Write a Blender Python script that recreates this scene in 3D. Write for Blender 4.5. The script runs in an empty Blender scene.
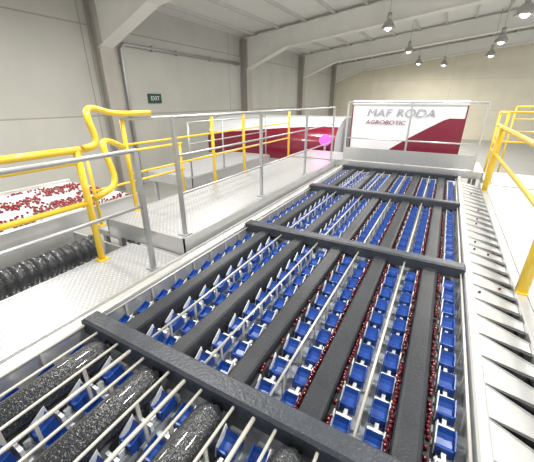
import bpy, math, random
from mathutils import Vector, Matrix
random.seed(7)
C = bpy.context.scene.collection
# ---------------------------------------------------------------- materials
def mat(name, col, rough=0.5, metal=0.0, noise=0.0, nscale=8.0, bump=0.0, bscale=40.0, spots=None, sscale=120, sthr=0.25, emit=0, coat=0, stretch=None, spec=0.5):
    m = bpy.data.materials.new(name); m.use_nodes = True
    nt = m.node_tree; b = nt.nodes['Principled BSDF']
    b.inputs['Base Color'].default_value = (*col, 1)
    b.inputs['Roughness'].default_value = rough
    b.inputs['Metallic'].default_value = metal
    b.inputs['Coat Weight'].default_value = coat
    b.inputs['Specular IOR Level'].default_value = spec
    tc = nt.nodes.new('ShaderNodeTexCoord')
    src = tc.outputs['Object']
    if stretch:
        mp = nt.nodes.new('ShaderNodeMapping'); mp.inputs['Scale'].default_value = stretch
        nt.links.new(src, mp.inputs[0]); src = mp.outputs[0]
    out = None
    n = nt.nodes.new('ShaderNodeTexNoise'); n.inputs['Scale'].default_value = nscale; n.inputs['Detail'].default_value = 5
    nt.links.new(src, n.inputs['Vector'])
    mx = nt.nodes.new('ShaderNodeMix'); mx.data_type = 'RGBA'
    mx.inputs[6].default_value = (*[max(0, c*(1-noise)) for c in col], 1)
    mx.inputs[7].default_value = (*[min(1, c*(1+noise)) for c in col], 1)
    nt.links.new(n.outputs['Fac'], mx.inputs[0]); out = mx.outputs[2]
    if spots:
        v = nt.nodes.new('ShaderNodeTexVoronoi'); v.inputs['Scale'].default_value = sscale
        nt.links.new(src, v.inputs['Vector'])
        r = nt.nodes.new('ShaderNodeMath'); r.operation = 'LESS_THAN'; r.inputs[1].default_value = sthr
        nt.links.new(v.outputs['Distance'], r.inputs[0])
        m2 = nt.nodes.new('ShaderNodeMix'); m2.data_type = 'RGBA'
        nt.links.new(r.outputs[0], m2.inputs[0]); nt.links.new(out, m2.inputs[6])
        m2.inputs[7].default_value = (*spots, 1); out = m2.outputs[2]
    nt.links.new(out, b.inputs['Base Color'])
    if bump:
        n2 = nt.nodes.new('ShaderNodeTexNoise'); n2.inputs['Scale'].default_value = bscale
        nt.links.new(src, n2.inputs['Vector'])
        bp = nt.nodes.new('ShaderNodeBump'); bp.inputs['Strength'].default_value = bump; bp.inputs['Distance'].default_value = 0.01
        nt.links.new(n2.outputs['Fac'], bp.inputs['Height']); nt.links.new(bp.outputs[0], b.inputs['Normal'])
    if emit:
        b.inputs['Emission Color'].default_value = (*col, 1); b.inputs['Emission Strength'].default_value = emit
    return m
def grid_mat(name, c1, c2, sx, sy, axes, mortar=0.01, rough=0.8, off=0.0):
    m = bpy.data.materials.new(name); m.use_nodes = True
    nt = m.node_tree; b = nt.nodes['Principled BSDF']; b.inputs['Roughness'].default_value = rough
    tc = nt.nodes.new('ShaderNodeTexCoord'); sp = nt.nodes.new('ShaderNodeSeparateXYZ'); cb = nt.nodes.new('ShaderNodeCombineXYZ')
    nt.links.new(tc.outputs['Object'], sp.inputs[0])
    nt.links.new(sp.outputs[axes[0]], cb.inputs[0]); nt.links.new(sp.outputs[axes[1]], cb.inputs[1])
    br = nt.nodes.new('ShaderNodeTexBrick'); br.offset = off
    br.inputs['Scale'].default_value = 1; br.inputs['Brick Width'].default_value = sx; br.inputs['Row Height'].default_value = sy
    br.inputs['Mortar Size'].default_value = mortar
    br.inputs['Color1'].default_value = (*c1, 1); br.inputs['Color2'].default_value = (*[c*0.95 for c in c1], 1); br.inputs['Mortar'].default_value = (*c2, 1)
    nt.links.new(cb.outputs[0], br.inputs['Vector'])
    n = nt.nodes.new('ShaderNodeTexNoise'); n.inputs['Scale'].default_value = 0.9; n.inputs['Detail'].default_value = 6
    nt.links.new(tc.outputs['Object'], n.inputs['Vector'])
    mr = nt.nodes.new('ShaderNodeMapRange'); mr.inputs['To Min'].default_value = 0.85; mr.inputs['To Max'].default_value = 1.1
    nt.links.new(n.outputs['Fac'], mr.inputs['Value'])
    mx = nt.nodes.new('ShaderNodeVectorMath'); mx.operation = 'SCALE'
    nt.links.new(br.outputs['Color'], mx.inputs[0]); nt.links.new(mr.outputs[0], mx.inputs['Scale'])
    nt.links.new(mx.outputs[0], b.inputs['Base Color'])
    return m
def plate_mat():
    m = bpy.data.materials.new('chequer_plate'); m.use_nodes = True
    nt = m.node_tree; b = nt.nodes['Principled BSDF']; b.inputs['Roughness'].default_value = 0.38; b.inputs['Metallic'].default_value = 0.35
    tc = nt.nodes.new('ShaderNodeTexCoord'); mp = nt.nodes.new('ShaderNodeMapping'); mp.inputs['Rotation'].default_value = (0, 0, 0.785)
    nt.links.new(tc.outputs['Object'], mp.inputs[0])
    ck = nt.nodes.new('ShaderNodeTexVoronoi'); ck.inputs['Scale'].default_value = 26; ck.inputs['Randomness'].default_value = 0.1
    nt.links.new(mp.outputs[0], ck.inputs['Vector'])
    cr = nt.nodes.new('ShaderNodeValToRGB'); cr.color_ramp.elements[0].position = 0.2; cr.color_ramp.elements[1].position = 0.4
    cr.color_ramp.elements[0].color = (0.76, 0.77, 0.78, 1); cr.color_ramp.elements[1].color = (0.42, 0.43, 0.44, 1)
    nt.links.new(ck.outputs['Distance'], cr.inputs[0]); nt.links.new(cr.outputs[0], b.inputs['Base Color'])
    bp = nt.nodes.new('ShaderNodeBump'); bp.inputs['Strength'].default_value = 0.5; bp.inputs['Distance'].default_value = 0.005
    nt.links.new(ck.outputs['Distance'], bp.inputs['Height']); nt.links.new(bp.outputs[0], b.inputs['Normal'])
    return m
M = {}
M['concrete'] = grid_mat('tilt_slab_concrete', (0.55, 0.545, 0.495), (0.36, 0.35, 0.31), 7.13, 2.45, ('Y', 'Z'), 0.02)
M['cream'] = grid_mat('cream_panel', (0.86, 0.80, 0.65), (0.70, 0.65, 0.51), 6.0, 2.2, ('X', 'Z'), 0.015)
M['ceil'] = mat('ceiling_lining', (0.74, 0.735, 0.70), 0.7, 0, 0.05, 1.5)
M['floor'] = mat('floor_concrete', (0.42, 0.42, 0.40), 0.45, 0, 0.15, 1.5, 0.1)
M['beamp'] = mat('beam_paint', (0.78, 0.77, 0.72), 0.6, 0, 0.08, 2)
M['purl'] = mat('purlin_paint', (0.56, 0.55, 0.52), 0.6, 0, 0.08, 2)
M['colp'] = mat('column_paint', (0.42, 0.395, 0.35), 0.6, 0, 0.12, 2)
M['steel'] = mat('brushed_steel', (0.66, 0.665, 0.66), 0.32, 0.55, 0.08, 12)
M['galv'] = mat('galvanised', (0.48, 0.485, 0.48), 0.4, 0.6, 0.15, 20)
M['yellow'] = mat('safety_yellow', (0.83, 0.56, 0.03), 0.35, 0, 0.06, 6, coat=0.3)
M['plate'] = plate_mat()
M['dark'] = mat('wet_speckled_roller', (0.022, 0.024, 0.028), 0.28, 0, 0.35, 30, 0.6, 70, spots=(0.22, 0.24, 0.26), sscale=110, sthr=0.22, coat=.4)
M['strip'] = mat('charcoal_strip', (0.028, 0.031, 0.037), 0.42, 0, 0.4, 6, 0.2, 70, spots=(0.11, 0.12, 0.13), sscale=110, sthr=0.16, spec=0.35)
M['beamdk'] = mat('crossbeam_slate', (0.045, 0.052, 0.065), 0.4, 0, 0.4, 12, 0.35, 60, spots=(0.13, 0.15, 0.17), sscale=110, sthr=0.18, spec=0.45)
M['blue'] = mat('blue_plastic', (0.012, 0.065, 0.33), 0.32, 0, 0.2, 20)
M['white'] = mat('white_plastic', (0.80, 0.83, 0.85), 0.4, 0, 0.05, 10)
M['bed'] = mat('bed_tray', (0.27, 0.29, 0.315), 0.4, 0.2, 0.6, 18)
M['railw'] = mat('lane_rail', (0.66, 0.645, 0.58), 0.35, 0.2, 0.05, 10)
M['divm'] = mat('divider_steel', (0.62, 0.645, 0.67), 0.35, 0.2, 0.1, 10)
M['black'] = mat('black_rubber', (0.015, 0.015, 0.017), 0.6, 0, 0.3, 30)
M['maroon'] = mat('maroon_gloss', (0.17, 0.005, 0.022), 0.2, 0, 0.1, 3, coat=0.5)
M['burg'] = mat('burgundy', (0.17, 0.009, 0.028), 0.3, 0, 0.1, 3, coat=0.3)
M['panelw'] = mat('hood_white', (0.74, 0.76, 0.78), 0.3, 0, 0.03, 3)
M['cherry'] = mat('cherry_skin', (0.125, 0.005, 0.012), 0.2, 0, 0.7, 2.0, coat=0.4)
M['cherryb'] = mat('red_cherry_skin', (0.24, 0.010, 0.018), 0.25, 0, 0.6, 1.5, coat=0.3)
M['green'] = mat('sign_green', (0.0, 0.06, 0.03), 0.4)
M['text'] = mat('text_grey', (0.30, 0.31, 0.34), 0.4)
M['lampm'] = mat('lamp_alu', (0.42, 0.42, 0.40), 0.35, 0.6)
M['glow'] = mat('lamp_glow', (1.0, 0.97, 0.9), 0.4, emit=12)
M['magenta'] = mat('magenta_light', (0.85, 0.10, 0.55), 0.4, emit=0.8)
M['foam'] = mat('white_belt', (0.60, 0.605, 0.60), 0.5, 0, 0.1, 15, 0.4, 60)
M['chutem'] = mat('chute_steel', (0.74, 0.75, 0.75), 0.33, 0.1, 0.1, 14, 0.15, 30)
# ---------------------------------------------------------------- mesh builder
class MB:
    def __init__(s): s.v = []; s.f = []; s.m = []; s.s = []; s.mats = []
    def mi(s, k):
        if k not in s.mats: s.mats.append(k)
        return s.mats.index(k)
    def poly(s, pts, faces, k, smooth=False):
        o = len(s.v); s.v += [Vector(p) for p in pts]; i = s.mi(k)
        for f in faces: s.f.append([o+a for a in f]); s.m.append(i); s.s.append(smooth)
    def box(s, x0, x1, y0, y1, z0, z1, k):
        p = [(x, y, z) for z in (z0, z1) for y in (y0, y1) for x in (x0, x1)]
        s.poly(p, [(0, 2, 3, 1), (4, 5, 7, 6), (0, 1, 5, 4), (2, 6, 7, 3), (0, 4, 6, 2), (1, 3, 7, 5)], k)
        return s
    def hexa(s, lo, hi, k):
        s.poly(list(lo)+list(hi), [(0, 3, 2, 1), (4, 5, 6, 7), (0, 1, 5, 4), (1, 2, 6, 5), (2, 3, 7, 6), (3, 0, 4, 7)], k); return s
    def cbox(s, x0, x1, y0, y1, z0, z1, k, b=0.01):
        lo = [(x0, y0), (x1, y0), (x1, y1), (x0, y1)]
        p = [(x, y, z0) for x, y in lo]+[(x, y, z1-b) for x, y in lo]+[(x0+b, y0+b, z1), (x1-b, y0+b, z1), (x1-b, y1-b, z1), (x0+b, y1-b, z1)]
        fs = [(0, 3, 2, 1), (8, 9, 10, 11)]
        for l in (0, 4):
            for i in range(4):
                j = (i+1) % 4; fs.append((l+i, l+j, l+4+j, l+4+i))
        s.poly(p, fs, k); return s
    def prism_y(s, prof, y0, y1, k, smooth=False):
        n = len(prof); P = [(x, y0, z) for x, z in prof]+[(x, y1, z) for x, z in prof]
        s.poly(P, [(i, i+1, n+i+1, n+i) for i in range(n-1)], k, smooth)
        s.poly(P, [tuple(range(n))[::-1], tuple(range(n, 2*n)), (n-1, 0, n, 2*n-1)], k); return s
    def tube(s, pts, r, k, n=10, closed=False, rx=None):
        pts = [Vector(p) for p in pts]; up = None; base = len(s.v); P = []
        for i, p in enumerate(pts):
            if i == 0: d = pts[1]-p
            elif i == len(pts)-1: d = p-pts[i-1]
            else: d = (p-pts[i-1]).normalized()+(pts[i+1]-p).normalized()
            d.normalize()
            if up is None:
                up = Vector((0, 0, 1)) if abs(d.z) < 0.9 else Vector((1, 0, 0))
            a = d.cross(up).normalized(); b = a.cross(d).normalized(); up = b
            rr = r[i] if isinstance(r, (list, tuple)) else r
            for j in range(n):
                t = 2*math.pi*j/n; P.append(p+a*math.cos(t)*rr*(rx or 1)+b*math.sin(t)*rr)
        F = []
        for i in range(len(pts)-1):
            for j in range(n): F.append((i*n+j, i*n+(j+1) % n, (i+1)*n+(j+1) % n, (i+1)*n+j))
        s.poly(P, F, k, True)
        i = s.mi(k)
        s.f.append([base+j for j in range(n)][::-1]); s.m.append(i); s.s.append(False)
        q = base+(len(pts)-1)*n
        s.f.append([q+j for j in range(n)]); s.m.append(i); s.s.append(False)
        return s
    def sphere(s, c, r, k, n=8, m=6, squash=1.0):
        P = []; F = []
        for i in range(m+1):
            ph = math.pi*i/m
            for j in range(n):
                t = 2*math.pi*j/n
                P.append((c[0]+r*math.sin(ph)*math.cos(t), c[1]+r*math.sin(ph)*math.sin(t), c[2]+r*squash*math.cos(ph)))
        for i in range(m):
            for j in range(n): F.append((i*n+j, (i+1)*n+j, (i+1)*n+(j+1) % n, i*n+(j+1) % n))
        s.poly(P, F, k, True); return s
    def build(s, name, parent=None, label=None, cat=None, kind=None, group=None, origin=None):
        xs = [v.x for v in s.v]; ys = [v.y for v in s.v]; zs = [v.z for v in s.v]
        o = Vector(origin) if origin is not None else Vector(((min(xs)+max(xs))/2, (min(ys)+max(ys))/2, min(zs)))
        me = bpy.data.meshes.new(name); me.from_pydata([v-o for v in s.v], [], s.f)
        for k in s.mats: me.materials.append(M[k])
        me.polygons.foreach_set('material_index', s.m); me.polygons.foreach_set('use_smooth', s.s); me.update()
        ob = bpy.data.objects.new(name, me); C.objects.link(ob)
        ob.location = o-(parent.location if parent else Vector())
        if parent: ob.parent = parent
        tag(ob, label, cat, kind, group); return ob
def tag(ob, label=None, cat=None, kind=None, group=None):
    if label: ob['label'] = label
    if cat: ob['category'] = cat
    if kind: ob['kind'] = kind
    if group: ob['group'] = group
def empty(name, loc, label, cat, group=None):
    e = bpy.data.objects.new(name, None); e.location = loc; e.empty_display_size = 0.2; C.objects.link(e); tag(e, label, cat, None, group); return e
def clone(src, loc, parent=None):
    o = src.copy(); C.objects.link(o); o.location = Vector(loc)-(parent.location if parent else Vector()); o.parent = parent; return o
# ---------------------------------------------------------------- room
WX = -9.6; RZ = 5.75; SL = 0.114
def rz(x): return RZ+SL*(x-WX)
XR = 9.0; YB = 30.0; YF = -3.0
MB().box(WX-.2, XR, YF, YB+.2, -0.1, 0, 'floor').build('floor', kind='structure', label='grey concrete packhouse floor')
MB().box(WX-.2, WX, YF, YB, 0, RZ, 'concrete').build('wall_left', kind='structure', label='grey beige concrete panel wall')
b = MB(); b.hexa([(WX, YB, 0), (XR, YB, 0), (XR, YB+.2, 0), (WX, YB+.2, 0)], [(WX, YB, rz(WX)), (XR, YB, rz(XR)), (XR, YB+.2, rz(XR)), (WX, YB+.2, rz(WX))], 'cream')
b.build('wall_back', kind='structure', label='cream coloured gable wall')
b = MB(); b.hexa([(WX-.2, YF, rz(WX-.2)), (XR, YF, rz(XR)), (XR, YB+.2, rz(XR)), (WX-.2, YB+.2, rz(WX-.2))], [(WX-.2, YF, rz(WX-.2)+.1), (XR, YF, rz(XR)+.1), (XR, YB+.2, rz(XR)+.1), (WX-.2, YB+.2, rz(WX-.2)+.1)], 'ceil')
b.build('ceiling', kind='structure', label='white sloping roof lining')
BY = [-.4, 6.8, 14.7, 21.9, 29.0]
for i, y in enumerate(BY):
    d = 0.85; w = .22; b = MB()
    def slab(x0, x1, y0, y1, a0, a1, c0=None, c1=None):
        c0 = a0 if c0 is None else c0; c1 = a1 if c1 is None else c1
        b.hexa([(x0, y0, rz(x0)-a1), (x1, y0, rz(x1)-c1), (x1, y1, rz(x1)-c1), (x0, y1, rz(x0)-a1)], [(x0, y0, rz(x0)-a0), (x1, y0, rz(x1)-c0), (x1, y1, rz(x1)-c0), (x0, y1, rz(x0)-a0)], 'beamp')
    slab(WX+.3, XR, y-w, y+w, .13, .16); slab(WX+.3, XR, y-.13, y+.13, .16, d)
    slab(WX+2.5, XR, y-w, y+w, d, d+.03); slab(WX+.3, WX+2.5, y-w, y+w, 1.45, 1.48, d, d+.03); slab(WX+.3, WX+2.5, y-.13, y+.13, d, 1.45, d, d+.01)
    b.build('roof_beam', label='painted cream steel rafter spanning the roof', cat='beam', group='portal rafters')
    b = MB(); w = .24; b.box(WX+.01, WX+.04, y-w, y+w, 0, RZ-.14, 'colp'); b.box(WX+.37, WX+.40, y-w, y+w, 0, RZ-.14, 'colp'); b.box(WX+.04, WX+.37, y-.1, y+.1, 0, RZ-.14, 'colp')
    b.box(WX+.01, WX+.45, y-.28, y+.28, 0, .03, 'colp')
    b.build('steel_column', label='brownish painted steel column against the concrete wall', cat='column', group='portal columns')
x = WX+.8
while x < XR:
    b = MB()
    b.hexa([(x-.035, YF, rz(x)-.12), (x+.035, YF, rz(x)-.12), (x+.035, YB, rz(x)-.12), (x-.035, YB, rz(x)-.12)], [(x-.035, YF, rz(x-.035)), (x+.035, YF, rz(x+.035)), (x+.035, YB, rz(x+.035)), (x-.035, YB, rz(x-.035))], 'purl')
    b.build('roof_purlin', label='thin cream purlin under the roof lining', cat='beam', group='roof purlins'); x += 1.3
b = MB(); b.tube([(WX+.09, 7.5, 0), (WX+.09, 7.5, 4.40), (WX+.09, 7.65, 4.55), (WX+.09, 14.3, 4.55)], .06, 'galv')
for z in (1, 2.5, 4): b.box(WX+.01, WX+.1, 7.42, 7.58, z, z+.03, 'galv')
for y in (8.8, 10, 12, 14): b.box(WX+.01, WX+.14, y-.02, y+.02, 4.46, 4.64, 'galv')
b.build('conduit_pipe', label='grey service pipe running up and along concrete wall', cat='pipe')
sg = empty('exit_sign', (WX, 8.7, 2.82), 'small green illuminated exit sign on concrete wall', 'sign')
MB().cbox(WX, WX+.05, 8.40, 9.0, 2.80, 3.12, 'green').build('sign_box', sg)
def text(name, body, size, loc, rot, k, parent, extr=0.003, sx=1, bold=0.0, shear=0.0, al='CENTER'):
    cu = bpy.data.curves.new(name, 'FONT'); cu.body = body; cu.size = size; cu.extrude = extr; cu.offset = bold; cu.shear = shear; cu.align_x = al; cu.align_y = 'CENTER'
    t = bpy.data.objects.new(name, cu); C.objects.link(t)
    bpy.context.view_layer.update()
    me = bpy.data.meshes.new_from_object(t.evaluated_get(bpy.context.evaluated_depsgraph_get()))
    C.objects.unlink(t); bpy.data.objects.remove(t)
    me.materials.clear(); me.materials.append(M[k])
    o = bpy.data.objects.new(name, me); C.objects.link(o); o.parent = parent; o.location = Vector(loc)-parent.location; o.rotation_euler = rot; o.scale = (sx, 1, 1); return o
text('sign_lettering', 'EXIT', .2, (WX+.055, 8.7, 2.96), (math.pi/2, 0, math.pi/2), 'white', sg)
# ---------------------------------------------------------------- high bay lamps
def lamp(x, y, z):
    e = empty('pendant_lamp', (x, y, z), 'bell shaped high bay lamp hanging from roof', 'lamp', 'high bay lamps')
    b = MB(); n = 20; prof = [(.05, .34), (.07, .30), (.15, .22), (.22, .10), (.26, .0), (.25, .0), (.20, .10), (.13, .20), (.04, .26)]
    P = []; F = []
    for r, h in prof:
        for j in range(n): t = 2*math.pi*j/n; P.append((x+r*math.cos(t), y+r*math.sin(t), z+h))
    for i in range(len(prof)-1):
        for j in range(n): F.append((i*n+j, i*n+(j+1) % n, (i+1)*n+(j+1) % n, (i+1)*n+j))
    b.poly(P, F, 'lampm', True); b.build('lamp_shade', e)
    MB().tube([(x, y, z+.3), (x, y, z+.52)], .075, 'lampm', 12).build('lamp_ballast', e)
    MB().tube([(x, y, z+.52), (x, y, rz(x))], .012, 'galv', 6).build('lamp_rod', e)
    MB().sphere((x, y, z+.05), .11, 'glow', 12, 8).build('lamp_bulb', e)
    l = bpy.data.lights.new('lamp_light', 'AREA'); l.energy = 150; l.shape = 'DISK'; l.size = .5; l.color = (1, .975, .92)
    lo = bpy.data.objects.new('lamp_light', l); C.objects.link(lo); lo.location = (0, 0, -.08); lo.parent = e
for p in [(1.28, 12, 5.0), (1.24, 16.5, 4.95), (1.3, 21, 4.95), (-.9, 25.5, 5.0), (-2.6, 14, 5.35), (-2.5, 20, 5.25), (-2.5, 26, 5.2), (1.3, 7.8, 5.0), (1.3, 2, 5.0), (-2.6, 8, 5.35), (-2.6, 2, 5.35), (-6.5, 2, 4.9), (-4.6, 5.8, 5.2)]:  # last entry is an added lamp, out of view, lighting the left wall
    lamp(*p)
# ---------------------------------------------------------------- sorting machine
XL, XRt = -1.86, .38; ZD = 1.5
mc = empty('sorting_machine', (-.74, 3.5, 0), 'long steel fruit sizer with blue gates and dark tubes', 'machine')
Y0 = -.9; YE = 7.0; CB = [-.95, .88, 2.88, 4.92, 6.9]
BX = [-1.6, -1.17, -.74, -.31, .12]
MB().box(XL, XRt, Y0, YE, 1.30, 1.34, 'bed').build('bed_tray', mc)
b = MB(); b.cbox(XL-.07, XL, Y0, YE, 1.15, 1.54, 'steel'); b.box(XL-.16, XL-.07, Y0, YE, 1.44, 1.46, 'steel'); b.box(XL-.17, XL-.155, Y0, YE, 1.40, 1.50, 'steel'); b.build('side_frame', mc)
b = MB(); b.cbox(XRt, XRt+.06, Y0, YE, 1.15, 1.54, 'steel'); b.build('side_frame', mc)
for y in CB:
    b = MB(); b.cbox(XL-.01, XRt+.01, y-.06, y+.06, 1.46, 1.57, 'beamdk', .015)
    for bx in BX: b.box(bx-.03, bx+.03, y-.07, y+.07, 1.45, 1.5, 'black')
    b.build('crossbeam', mc)
for y in (-.7, .88, 2.88, 4.92, 6.8):
    for x in (XL-.035, XRt+.03):
        b = MB(); b.box(x-.03, x+.03, y-.04, y+.04, .02, 1.16, 'steel'); b.box(x-.06, x+.06, y-.08, y+.08, 0, .02, 'steel'); b.build('leg', mc)
for i in range(4):
    ya, yb = CB[i]+.065, CB[i+1]-.065
    for bx in BX:
        b = MB()
        if i == 0:
            r = .086
            b.tube([(bx, ya, 1.47), (bx, yb-.12, 1.47), (bx, yb-.07, 1.47), (bx, yb-.035, 1.47), (bx, yb-.02, 1.47)], [r, r, r*.95, r*.75, r*.4], 'dark', 20)
            b.tube([(bx, yb-.03, 1.47), (bx, yb, 1.47)], .02, 'steel', 8)
        else:
            pr = [(-.063, 1.38), (-.063, 1.488), (-.055, 1.503), (-.040, 1.510), (.040, 1.510), (.055, 1.503), (.063, 1.488), (.063, 1.38)]
            b.prism_y([(bx+p[0], p[1]) for p in pr], ya, yb, 'strip')
        b.build('lane_tube', mc)
lanes = [BX[0]-.158]
for k in range(4): lanes += [BX[k]+.136, BX[k+1]-.136]
lanes.append(BX[4]+.160)
rails = [(BX[k]+BX[k+1])/2 for k in range(4)]+[XL+.02, XRt-.02]
for x in rails:
    b = MB()
    for i in range(4):
        r = .011 if i == 0 else .008; zz = 1.53 if i == 0 else 1.505
        b.tube([(x, CB[i]+.061, zz), (x, CB[i+1]-.061, zz)], r, 'railw', 8)
        y = CB[i]+.25
        while y < CB[i+1]-.1: b.box(x-.005, x+.005, y-.008, y+.008, 1.34, zz, 'railw'); y += .25
    b.build('lane_rail', mc)
for bx in BX:
    for sgn in (-1, 1):
        x = bx+sgn*.1; b = MB()
        b.tube([(x, CB[0]+.062, 1.53), (x, CB[1]-.062, 1.53)], .008, 'railw', 8)
        for y in (-.6, -.2, .2, .6): b.box(x-.005, x+.005, y-.01, y+.01, 1.34, 1.53, 'railw')
        b.build('lane_rail', mc)
def gate(b, x, y, z, s=1):
    w = .037; L = .044
    # small blue pocket with low angled paddle, pale cheek plate and white end stop, clear gap between pockets
    pr = [(-L, .048), (-L*.5, .038), (L*.2, .044), (L*.6, .060), (L*.9, .085)]
    for (a0, h0), (a1, h1) in zip(pr, pr[1:]):
        b.hexa([(x-w, y+a0, z+h0-.010), (x+w, y+a0, z+h0-.010), (x+w, y+a1, z+h1-.010), (x-w, y+a1, z+h1-.010)],
               [(x-w, y+a0, z+h0), (x+w, y+a0, z+h0), (x+w, y+a1, z+h1), (x-w, y+a1, z+h1)], 'blue')
    b.box(x-w, x+w, y-L-.004, y-L+.004, z, z+.052, 'blue')
    for sg in (-1, 1):
        xx = x+sg*(w+.005)
        k = 'blue' if sg*s > 0 else 'white'
        h = .085 if k == 'blue' else .11
        b.hexa([(xx-.003, y-L*1.2, z), (xx+.003, y-L*1.2, z), (xx+.003, y+L*1.3, z), (xx-.003, y+L*1.3, z)],
               [(xx-.003, y-L*.9, z+.055), (xx+.003, y-L*.9, z+.055), (xx+.003, y+L, z+h), (xx-.003, y+L, z+h)], k)
    b.box(x-w-.004, x+w+.004, y+L*1.55, y+L*1.95, z, z+.045, 'white')
    b.box(x-.010, x+.010, y-L*2.0, y-L*1.2, z, z+.03, 'divm')
pos = []
for li, x in enumerate(lanes):
    for i in range(4):
        ya, yb = CB[i]+.07, CB[i+1]-.07; n = 10 if i else 9
        for k in range(n):
            y = ya+(yb-ya)*(k+.5)/n
            F = -.486*x+.874*y; R = .874*x+.486*y; zc = .919*F+.55; vis = zc > .2 and abs(R/zc) < .9 and y > -.3
            if not vis and y < .9 and (zc < .15): continue
            pos.append(((zc if vis else 99+zc), x, y, 1 if li % 2 else -1))
pos.sort()
ZG = 1.37
done = {}
for d, x, y, sg in pos[:100]:
    if sg not in done:
        b = MB(); gate(b, x, y, ZG, sg); o = b.build('sorting_gate', mc, origin=(x, y, ZG)); done[sg] = o
    else: o = clone(done[sg], (x, y, ZG), mc)
b = MB()
for d, x, y, sg in pos[100:]: gate(b, x, y, ZG, sg)
b.build('sorting_gate', mc, kind='stuff')
for x in lanes:
    b = MB()
    for i in range(4): b.box(x-.03, x+.03, CB[i]+.061, CB[i+1]-.061, 1.34, 1.37, 'bed')
    b.build('gate_track', mc)
chs = []
for x in (BX[3]-.081, BX[3]+.081, BX[4]-.081, BX[4]+.081, BX[2]+.081):
    b = MB()
    for i in range(1, 4): b.box(x-.0125, x+.0125, CB[i]+.08, CB[i+1]-.08, 1.40, 1.46, 'black')
    b.build('lane_chain', mc)
    y = CB[1]+.12
    while y < 6.4:
        dens = .97 if x > -.5 else .4
        if min(abs(y-c) for c in CB) > .09 and random.random() < dens*(.85+.15*math.sin(y*5+x*30)): chs.append((x+random.uniform(-.006, .006), y, 1.46))
        y += random.uniform(.021, .031)
# ---------------------------------------------------------------- outlet chutes on right
ch = empty('outlet_conveyor', (.6, 3.4, 0), 'bright outlet table with slanted slats beside sizer', 'conveyor')
b = MB(); b.box(.445, .76, -.6, 7.0, 1.26, 1.30, 'black'); b.build('gap_shade_sheet', ch)  # black sheet below the chutes: shade of the gaps put into its colour
b = MB(); b.cbox(.76, .84, -.6, 7.0, 1.2, 1.45, 'steel'); b.build('edge_rail', ch)
for y in (-.4, 1.6, 3.6, 5.6, 6.8):
    b = MB(); b.box(.62, .68, y-.03, y+.03, .02, 1.27, 'steel'); b.box(.58, .72, y-.07, y+.07, 0, .02, 'steel'); b.build('leg', ch)
p = .225; y = -.5; first = None
def chute(b, y):
    N = 5; x0, x1 = .445, .757
    for i in range(N):
        def st(t):
            xx = x0+(x1-x0)*t; z = 1.475-.065*t; hw = .1105-.055*t**1.1; cy = y-.05*t
            return xx, z, cy-hw, cy+hw
        a, c = st(i/N), st((i+1)/N)
        b.hexa([(a[0], a[2], a[1]-.006), (c[0], c[2], c[1]-.006), (c[0], c[3], c[1]-.006), (a[0], a[3], a[1]-.006)],
               [(a[0], a[2], a[1]), (c[0], c[2], c[1]), (c[0], c[3], c[1]), (a[0], a[3], a[1])], 'chutem')
        for q in (2, 3):
            d = .004 if q == 2 else -.004; h0, h1 = .004+.012*i/N, .004+.012*(i+1)/N
            b.hexa([(a[0], a[q], a[1]), (c[0], c[q], c[1]), (c[0], c[q]+d, c[1]), (a[0], a[q]+d, a[1])],
                   [(a[0], a[q], a[1]+h0), (c[0], c[q], c[1]+h1), (c[0], c[q]+d, c[1]+h1), (a[0], a[q]+d, a[1]+h0)], 'steel')
while y < 6.9:
    if first is None:
        bb = MB(); chute(bb, y); first = bb.build('outlet_chute', ch, origin=(.65, y, 1.4))
    else: clone(first, (.65, y, 1.4), ch)
    y += p
for k in range(9):
    yy = -.5+p*random.randint(8, 30); t = random.uniform(.15, .8); chs.append((.445+.312*t, yy-.05*t, 1.476-.065*t))
# ---------------------------------------------------------------- platforms
def platform(name, x0, x1, y0, y1, z, label, legs, k='plate', fh=.14, braces=()):
    e = empty(name, ((x0+x1)/2, (y0+y1)/2, 0), label, 'walkway')
    MB().box(x0+.015, x1-.015, y0+.015, y1-.015, z-.03, z, k).build('deck_plate', e)
    b = MB()
    for a in ((x0, x0+.014, y0, y1), (x1-.014, x1, y0, y1), (x0, x1, y0, y0+.014), (x0, x1, y1-.014, y1)): b.box(*a, z-fh, z-.001, 'steel')
    b.build('edge_frame', e)
    for (lx, ly) in legs:
        b = MB(); b.box(lx-.03, lx+.03, ly-.03, ly+.03, .015, z-.03, 'steel'); b.box(lx-.07, lx+.07, ly-.07, ly+.07, 0, .015, 'steel'); b.build('leg', e)
    for (p0, p1) in braces: MB().tube([p0, p1], .02, 'steel', 8).build('brace', e)
    return e
platform('walkway', -2.85, -2.12, -.9, 1.98, 1.42, 'aluminium chequer plate walkway beside the sizer', [(-2.78, -.8), (-2.2, -.8), (-2.78, 1.9), (-2.2, 1.9)], fh=.16)
platform('walkway', -3.30, -2.08, 2.02, 6.95, 1.62, 'raised aluminium chequer plate platform with steel edge', [(-3.2, 2.1), (-2.15, 2.1), (-3.2, 4.5), (-2.15, 4.5), (-3.2, 6.85), (-2.15, 6.85)], fh=.20,
         braces=[((-3.2, 2.1, 1.1), (-2.15, 2.1, 1.1))])
platform('walkway', -3.34, .80, 7.12, 8.3, 1.62, 'pale cross walkway over the end of the sizer', [(-3.2, 7.3), (-2.1, 8.2), (.7, 7.3), (.7, 8.2)])
platform('walkway', .845, 3.2, -.6, 6.9, 1.44, 'white smooth service platform next to the outlet chutes', [(.95, -.5), (3.1, -.5), (.95, 3), (3.1, 3), (.95, 6.8), (3.1, 6.8)], k='foam')
platform('walkway', .85, 5.5, 6.95, 8.3, 1.44, 'white end landing with yellow handrails', [(1.0, 7.05), (5.3, 7.1), (5.3, 8.2), (1.0, 8.2)], k='foam')
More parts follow.
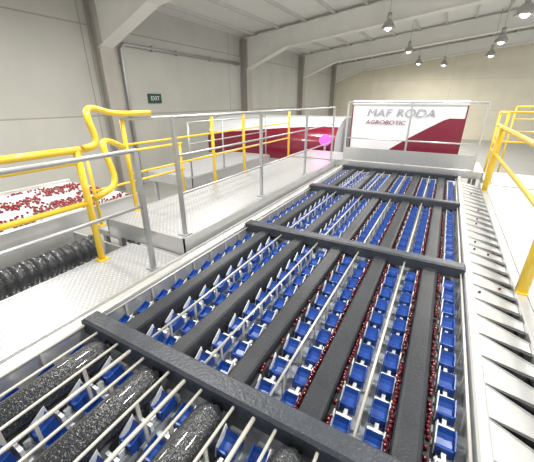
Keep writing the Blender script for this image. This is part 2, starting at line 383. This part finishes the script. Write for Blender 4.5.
platform('walkway', -4.1, -3.38, 2.3, 4.2, 1.25, 'lower steel step plate leading up to platform', [(-4.0, 2.4), (-3.45, 2.4), (-4.0, 4.1), (-3.45, 4.1)], fh=.08)
platform('walkway', -5.6, -4.3, 4.6, 7.9, 1.45, 'second raised steel walkway near the concrete wall', [(-5.5, 4.7), (-4.4, 4.7), (-5.5, 7.8), (-4.4, 7.8)], fh=.2)
# ---------------------------------------------------------------- railings
def railing(pts, z0, zt, mids, posts, k, label, r=.022, kick=None, square=False, group=None, pk=None, pr=None, mk=None, foot=.05):
    e = empty('railing', (pts[0][0], pts[0][1], z0), label, 'railing', group); pk = pk or k; pr = pr or r
    MB().tube([(x, y, zt) for x, y in pts], r, k).build('top_rail', e)
    for m in mids: MB().tube([(x, y, m) for x, y in pts], r*.8, mk or k).build('mid_rail', e)
    for (x, y) in posts:
        b = MB()
        if square: b.box(x-pr, x+pr, y-pr, y+pr, z0, zt-.005, pk)
        else: b.tube([(x, y, z0), (x, y, zt)], pr, pk, 12)
        b.box(x-foot, x+foot, y-.05, y+.05, z0, z0+.012, pk)
        b.build('post', e)
    if kick:
        b = MB()
        for (x0, y0), (x1, y1) in zip(pts, pts[1:]):
            if abs(x0-x1) < abs(y0-y1): b.box(x0-.035, x0-.025, min(y0, y1), max(y0, y1), z0+.02, z0+kick, 'steel')
            else: b.box(min(x0, x1), max(x0, x1), y0-.035, y0-.025, z0+.02, z0+kick, 'steel')
        b.build('kick_board', e)
    return e
railing([(-2.19, -.8), (-2.19, 1.72)], 1.42, 2.52, [2.05], [(-2.19, -.7), (-2.19, 1.7)], 'galv', 'galvanised steel railing along the near walkway', .018, square=True, pr=.02)
railing([(-2.15, 2.12), (-2.15, 6.88)], 1.62, 2.76, [2.42, 2.05], [(-2.15, y) for y in (2.12, 3.7, 5.3, 6.85)], 'galv', 'galvanised steel railing along the raised platform', .014, square=True, pr=.017)
railing([(-3.22, 2.4), (-3.22, 6.9)], 1.62, 2.70, [2.42, 2.08], [(-3.22, 2.4), (-3.22, 4.0), (-3.22, 4.9), (-3.22, 6.85)], 'galv', 'platform railing with yellow posts and yellow mid rails', .018, pk='yellow', pr=.026, mk='yellow')
railing([(-2.78, -.8), (-2.78, 1.6)], 1.42, 2.5, [2.40, 2.02], [(-2.78, -.7), (-2.78, 1.57)], 'yellow', 'yellow double tube handrail beside the near walkway', .031)
railing([(-4.05, 2.4), (-4.05, 4.15)], 1.25, 2.2, [1.75], [(-4.05, 2.4), (-4.05, 4.1)], 'yellow', 'yellow railing beside the lower step plate', .022, foot=.04)
railing([(-4.38, 4.7), (-4.38, 7.8)], 1.45, 2.5, [2.1, 1.8], [(-4.38, 4.7), (-4.38, 5.8), (-4.38, 7.8)], 'galv', 'grey railing on the second raised walkway', .018, foot=.04)
def arc(pts, n=5):
    P = [Vector(p) for p in pts]; out = [P[0]]
    for i in range(1, len(P)-1):
        a = P[i]+(P[i-1]-P[i])*.4; c = P[i]+(P[i+1]-P[i])*.4
        for j in range(n+1):
            t = j/n; out.append(a*(1-t)**2+P[i]*2*t*(1-t)+c*t*t)
    out.append(P[-1]); return out
b = MB()
b.tube(arc([(-2.78, 1.63, 2.5), (-2.80, 1.80, 2.52), (-2.86, 1.77, 2.80), (-3.12, 2.0, 2.84), (-3.20, 2.30, 2.76), (-3.20, 2.8, 2.76)]), .031, 'yellow')
b.tube(arc([(-2.78, 1.63, 2.04), (-2.84, 1.95, 2.1), (-2.95, 1.92, 2.52), (-3.14, 2.15, 2.50), (-3.18, 2.34, 2.40)]), .031, 'yellow')
b.build('handrail_loop', label='bent yellow handrail loop joining two railings', cat='railing')
railing([(-1.95, 7.19), (.62, 7.19)], 1.62, 2.86, [2.12], [(-1.95, 7.19), (-.66, 7.19), (.62, 7.19)], 'steel', 'steel railing in front of the end hood', .018, kick=.30, square=True)
railing([(.80, -.5), (.80, 6.9)], 1.452, 2.50, [2.08], [(.80, -.4), (.80, 2.86), (.80, 6.4)], 'yellow', 'thick yellow tubular railing beside the outlet chutes', .032, pr=.045, foot=.035)
railing([(.93, 7.1), (.93, 8.2), (5.4, 8.2)], 1.44, 2.68, [2.1], [(.93, 7.1), (.93, 8.2), (2.4, 8.2), (3.9, 8.2), (5.3, 8.2)], 'yellow', 'yellow railing around the white end landing', .022)
railing([(2.0, 14.0), (7.5, 14.0)], 0, 2.7, [2.3, 1.9], [(2, 14), (3.3, 14), (4.6, 14), (5.9, 14), (7.4, 14)], 'yellow', 'tall yellow railing near the back of hall', .03)
# ---------------------------------------------------------------- hoods
def hood(x0, x1, y0, y1, z1, label, edge, words, km='maroon'):
    e = empty('machine_hood', ((x0+x1)/2, (y0+y1)/2, 0), label, 'machine')
    w = x1-x0; r = .10; n = 6
    prof = [(y0, 1.2)]+[(y0+r-r*math.cos(math.pi/2*i/n), z1-r+r*math.sin(math.pi/2*i/n)) for i in range(n+1)]+[(y1, z1), (y1, 1.2)]
    k = len(prof); P = [(x0, a, c) for a, c in prof]+[(x1, a, c) for a, c in prof]
    b = MB(); b.poly(P, [(i, i+1, k+i+1, k+i) for i in range(k-1)]+[tuple(range(k))[::-1], tuple(range(k, 2*k)), (k-1, 0, k, 2*k-1)], 'panelw'); b.build('hood_shell', e)
    b = MB(); N = 24; zb = 1.22; zt = z1-r
    pts = [(x0+w*i/N, zb+(zt-zb)*edge(i/N)) for i in range(N+1)]
    for i in range(N):
        (a, h0), (c, h1) = pts[i], pts[i+1]
        b.hexa([(a, y0-.012, zb), (c, y0-.012, zb), (c, y0, zb), (a, y0, zb)], [(a, y0-.012, h0), (c, y0-.012, h1), (c, y0, h1), (a, y0, h0)], km)
    b.build('maroon_stripe', e)
    b = MB()
    for t in (0, .99): b.box(x0+w*t, x0+w*t+.03, y0-.02, y0-.012, 1.22, z1-r, 'burg')
    b.box(x0, x1, y0-.022, y0-.012, 1.2, 1.24, 'steel'); b.box(x0, x1, y0-.022, y0-.012, z1-r-.02, z1-r+.01, 'galv'); b.build('panel_frame', e)
    b = MB(); b.box(x0+.05, x1-.05, y0+.05, y1-.05, .3, 1.2, 'steel')
    for lx in (x0+.12, x1-.12):
        for ly in (y0+.12, y1-.12): b.box(lx-.05, lx+.05, ly-.05, ly+.05, 0, .3, 'steel')
    b.build('base_frame', e)
    for (nm, t, s, xx, z, k) in words: text(nm, t, s, (xx, y0-.022, z), (math.pi/2, 0, 0), k, e, sx=1.2, shear=.18, al='LEFT')
    return e
hood(-2.40, .40, 9.3, 11.2, 2.90, 'white and maroon optical sorter hood with lettering', lambda t: max(.10, min(.80, .10+1.15*max(0, t-.30)**.85)),
     [('hood_lettering', 'MAF', .28, -2.0, 2.58, 'text'), ('hood_lettering', 'RODA', .28, -1.24, 2.58, 'text'), ('hood_caption', 'AGROBOTIC', .15, -2.0, 2.34, 'burg')], 'burg')
def low_hood(x0, x1, y0, label):
    e = empty('machine_hood', ((x0+x1)/2, y0+1.1, 0), label, 'machine')
    pr = [(y0, 1.2), (y0, 1.62), (y0+.02, 1.78), (y0+.07, 1.93), (y0+.16, 2.08), (y0+.30, 2.20), (y0+.50, 2.31), (y0+.75, 2.38), (y0+1.0, 2.41), (y0+2.0, 2.41), (y0+2.0, 1.2)]
    n = len(pr); w = x1-x0; cut = 6
    def xs(t): return x0+w*t
    b = MB(); P = [(x0, a, c) for a, c in pr]+[(x1, a, c) for a, c in pr]
    b.poly(P, [(i, i+1, n+i+1, n+i) for i in range(n-1)], 'panelw', False); b.poly(P, [tuple(range(n))[::-1], tuple(range(n, 2*n)), (n-1, 0, n, 2*n-1)], 'panelw'); b.build('hood_shell', e)
    N = 28; J = 14
    def along(s, o=.012):
        s = s*(cut+1); i = min(int(s), cut); f = s-i
        return pr[i][0]+(pr[i+1][0]-pr[i][0])*f-o, pr[i][1]+(pr[i+1][1]-pr[i][1])*f+o
    def skin(lo, hi, k, nm, o):
        b = MB(); G = []
        for i in range(N+1):
            t = i/N; a, c = lo(t), hi(t)
            G.append([(xs(t), *along(a+(c-a)*j/J, o)) for j in range(J+1)])
        P = [p for row in G for p in row]
        b.poly(P, [(i*(J+1)+j, (i+1)*(J+1)+j, (i+1)*(J+1)+j+1, i*(J+1)+j+1) for i in range(N) for j in range(J)], k, True); b.build(nm, e)
    skin(lambda t: 0, lambda t: .40+.30*math.sin(t*math.pi*.5)**2, 'maroon', 'crimson_cover', .012)
    b = MB(); b.box(x0+.05, x1-.05, y0+.05, y0+1.95, .3, 1.2, 'steel')
    for lx in (x0+.12, x1-.12):
        for ly in (y0+.12, y0+1.88): b.box(lx-.05, lx+.05, ly-.05, ly+.05, 0, .3, 'steel')
    b.build('base_frame', e); return e
lh = low_hood(-7.2, -2.66, 8.7, 'long crimson and white machine hood by raised platform')
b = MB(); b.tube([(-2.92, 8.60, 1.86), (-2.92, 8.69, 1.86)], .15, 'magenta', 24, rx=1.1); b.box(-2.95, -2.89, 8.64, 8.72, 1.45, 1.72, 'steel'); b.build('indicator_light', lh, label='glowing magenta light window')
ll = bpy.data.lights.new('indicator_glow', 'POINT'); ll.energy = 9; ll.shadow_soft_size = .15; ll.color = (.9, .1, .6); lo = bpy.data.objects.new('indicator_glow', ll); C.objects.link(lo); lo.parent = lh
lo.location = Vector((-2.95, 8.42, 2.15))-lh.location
# ---------------------------------------------------------------- cherry feed conveyor
fc = empty('feed_conveyor', (-5.1, 1.2, 0), 'wide white belt feed conveyor carrying loose cherries', 'conveyor')
MB().box(-6.1, -4.2, -1.0, 3.2, 1.42, 1.46, 'foam').build('belt', fc)
for x in (-6.16, -4.2): MB().cbox(x, x+.06, -1.0, 3.2, 1.3, 1.52, 'steel').build('side_guard', fc)
b = MB(); b.tube([(-6.1, 3.2, 1.39), (-4.2, 3.2, 1.39)], .06, 'dark', 14); b.build('end_roller', fc)
for x in (-6.13, -4.17):
    for y in (-.8, 1.2, 3.0): MB().box(x-.03, x+.03, y-.03, y+.03, 0, 1.31, 'steel').build('leg', fc)
chb = []
for k in range(2300):
    a = random.uniform(-6.05, -4.24); y = random.uniform(.6, 3.15)
    if math.sin(a*9+y*3)+math.sin(y*6-a*4)*.6+random.uniform(-.9, .9) > -.1: chb.append((a, y, 1.46))
rc = empty('wash_conveyor', (-3.4, 1.2, 0), 'steel wash trough with a wet dark ribbed roller', 'conveyor')
pts = []; rr = []
y = -.4
while y < 1.86: pts += [(-3.42, y, 1.28), (-3.42, y+.06, 1.28), (-3.42, y+.065, 1.28), (-3.42, y+.09, 1.28)]; rr += [.145, .145, .125, .125]; y += .095
b = MB(); b.tube(pts, rr, 'dark', 20); b.build('roller', rc)
for y in (-.44,): b = MB(); b.tube([(-3.42, y, 1.28), (-3.42, y+.04, 1.28)], .15, 'steel', 20); b.build('roller_collar', rc)
b = MB(); b.tube([(-3.42, 1.88, 1.28), (-3.42, 1.92, 1.28), (-3.42, 1.921, 1.28), (-3.42, 1.96, 1.28)], [.155, .155, .05, .05], 'steel', 20); b.build('roller_collar', rc)
b = MB(); b.box(-4.0, -2.95, -.5, 1.98, .98, 1.02, 'steel'); b.box(-4.05, -4.0, -.5, 1.98, .98, 1.36, 'steel'); b.box(-2.95, -2.9, -.5, 1.98, .98, 1.24, 'steel'); b.box(-4.0, -2.9, 1.965, 1.985, .98, 1.32, 'steel'); b.build('trough', rc)
b = MB(); b.tube([(-3.78, -.4, 1.10), (-3.78, 1.94, 1.10)], .085, 'dark', 16); b.build('roller', rc)
for x in (-4.0, -2.96):
    for y in (-.4, 1.9): MB().box(x-.03, x+.03, y-.03, y+.03, 0, .98, 'steel').build('leg', rc)
# ---------------------------------------------------------------- cherries
def cherries(lst, n, r, k, lab, grp, slab):
    lst.sort(key=lambda p: p[0]**2+p[1]**2); src = None
    for p in lst[:n]:
        if src is None:
            b = MB(); b.sphere((p[0], p[1], p[2]+r*.95), r, k, 8, 6, .95)
            src = b.build('cherry', label=lab, cat='cherry', group=grp, origin=p)
        else: clone(src, p)
    b = MB()
    for p in lst[n:]: b.sphere((p[0], p[1], p[2]+r*.95), r, k, 6, 4, .95)
    b.build('cherry_scatter', label=slab, cat='cherries', kind='stuff')
cherries(chs, 180, .012, 'cherry', 'small dark red cherry lying in a sizer lane', 'cherries in the sizer lanes', 'more dark red cherries in the sizer lanes')
cherries(chb, 120, .017, 'cherryb', 'red cherry on the white feed belt', 'cherries on the feed belt', 'more red cherries on the feed belt')
# ---------------------------------------------------------------- light, camera
w = bpy.data.worlds.new('World'); bpy.context.scene.world = w; w.use_nodes = True
w.node_tree.nodes['Background'].inputs[0].default_value = (.985, .99, 1, 1); w.node_tree.nodes['Background'].inputs[1].default_value = 0.86
cam = bpy.data.cameras.new('camera'); cam.sensor_width = 36; cam.lens = 36*305/534; cam.clip_start = .05
co = bpy.data.objects.new('camera', cam); C.objects.link(co); co.location = (0, 0, 2.9)
co.rotation_euler = (math.radians(90-23.2), 0, math.radians(29.1)); bpy.context.scene.camera = co
bpy.context.scene.view_settings.view_transform = 'Standard'
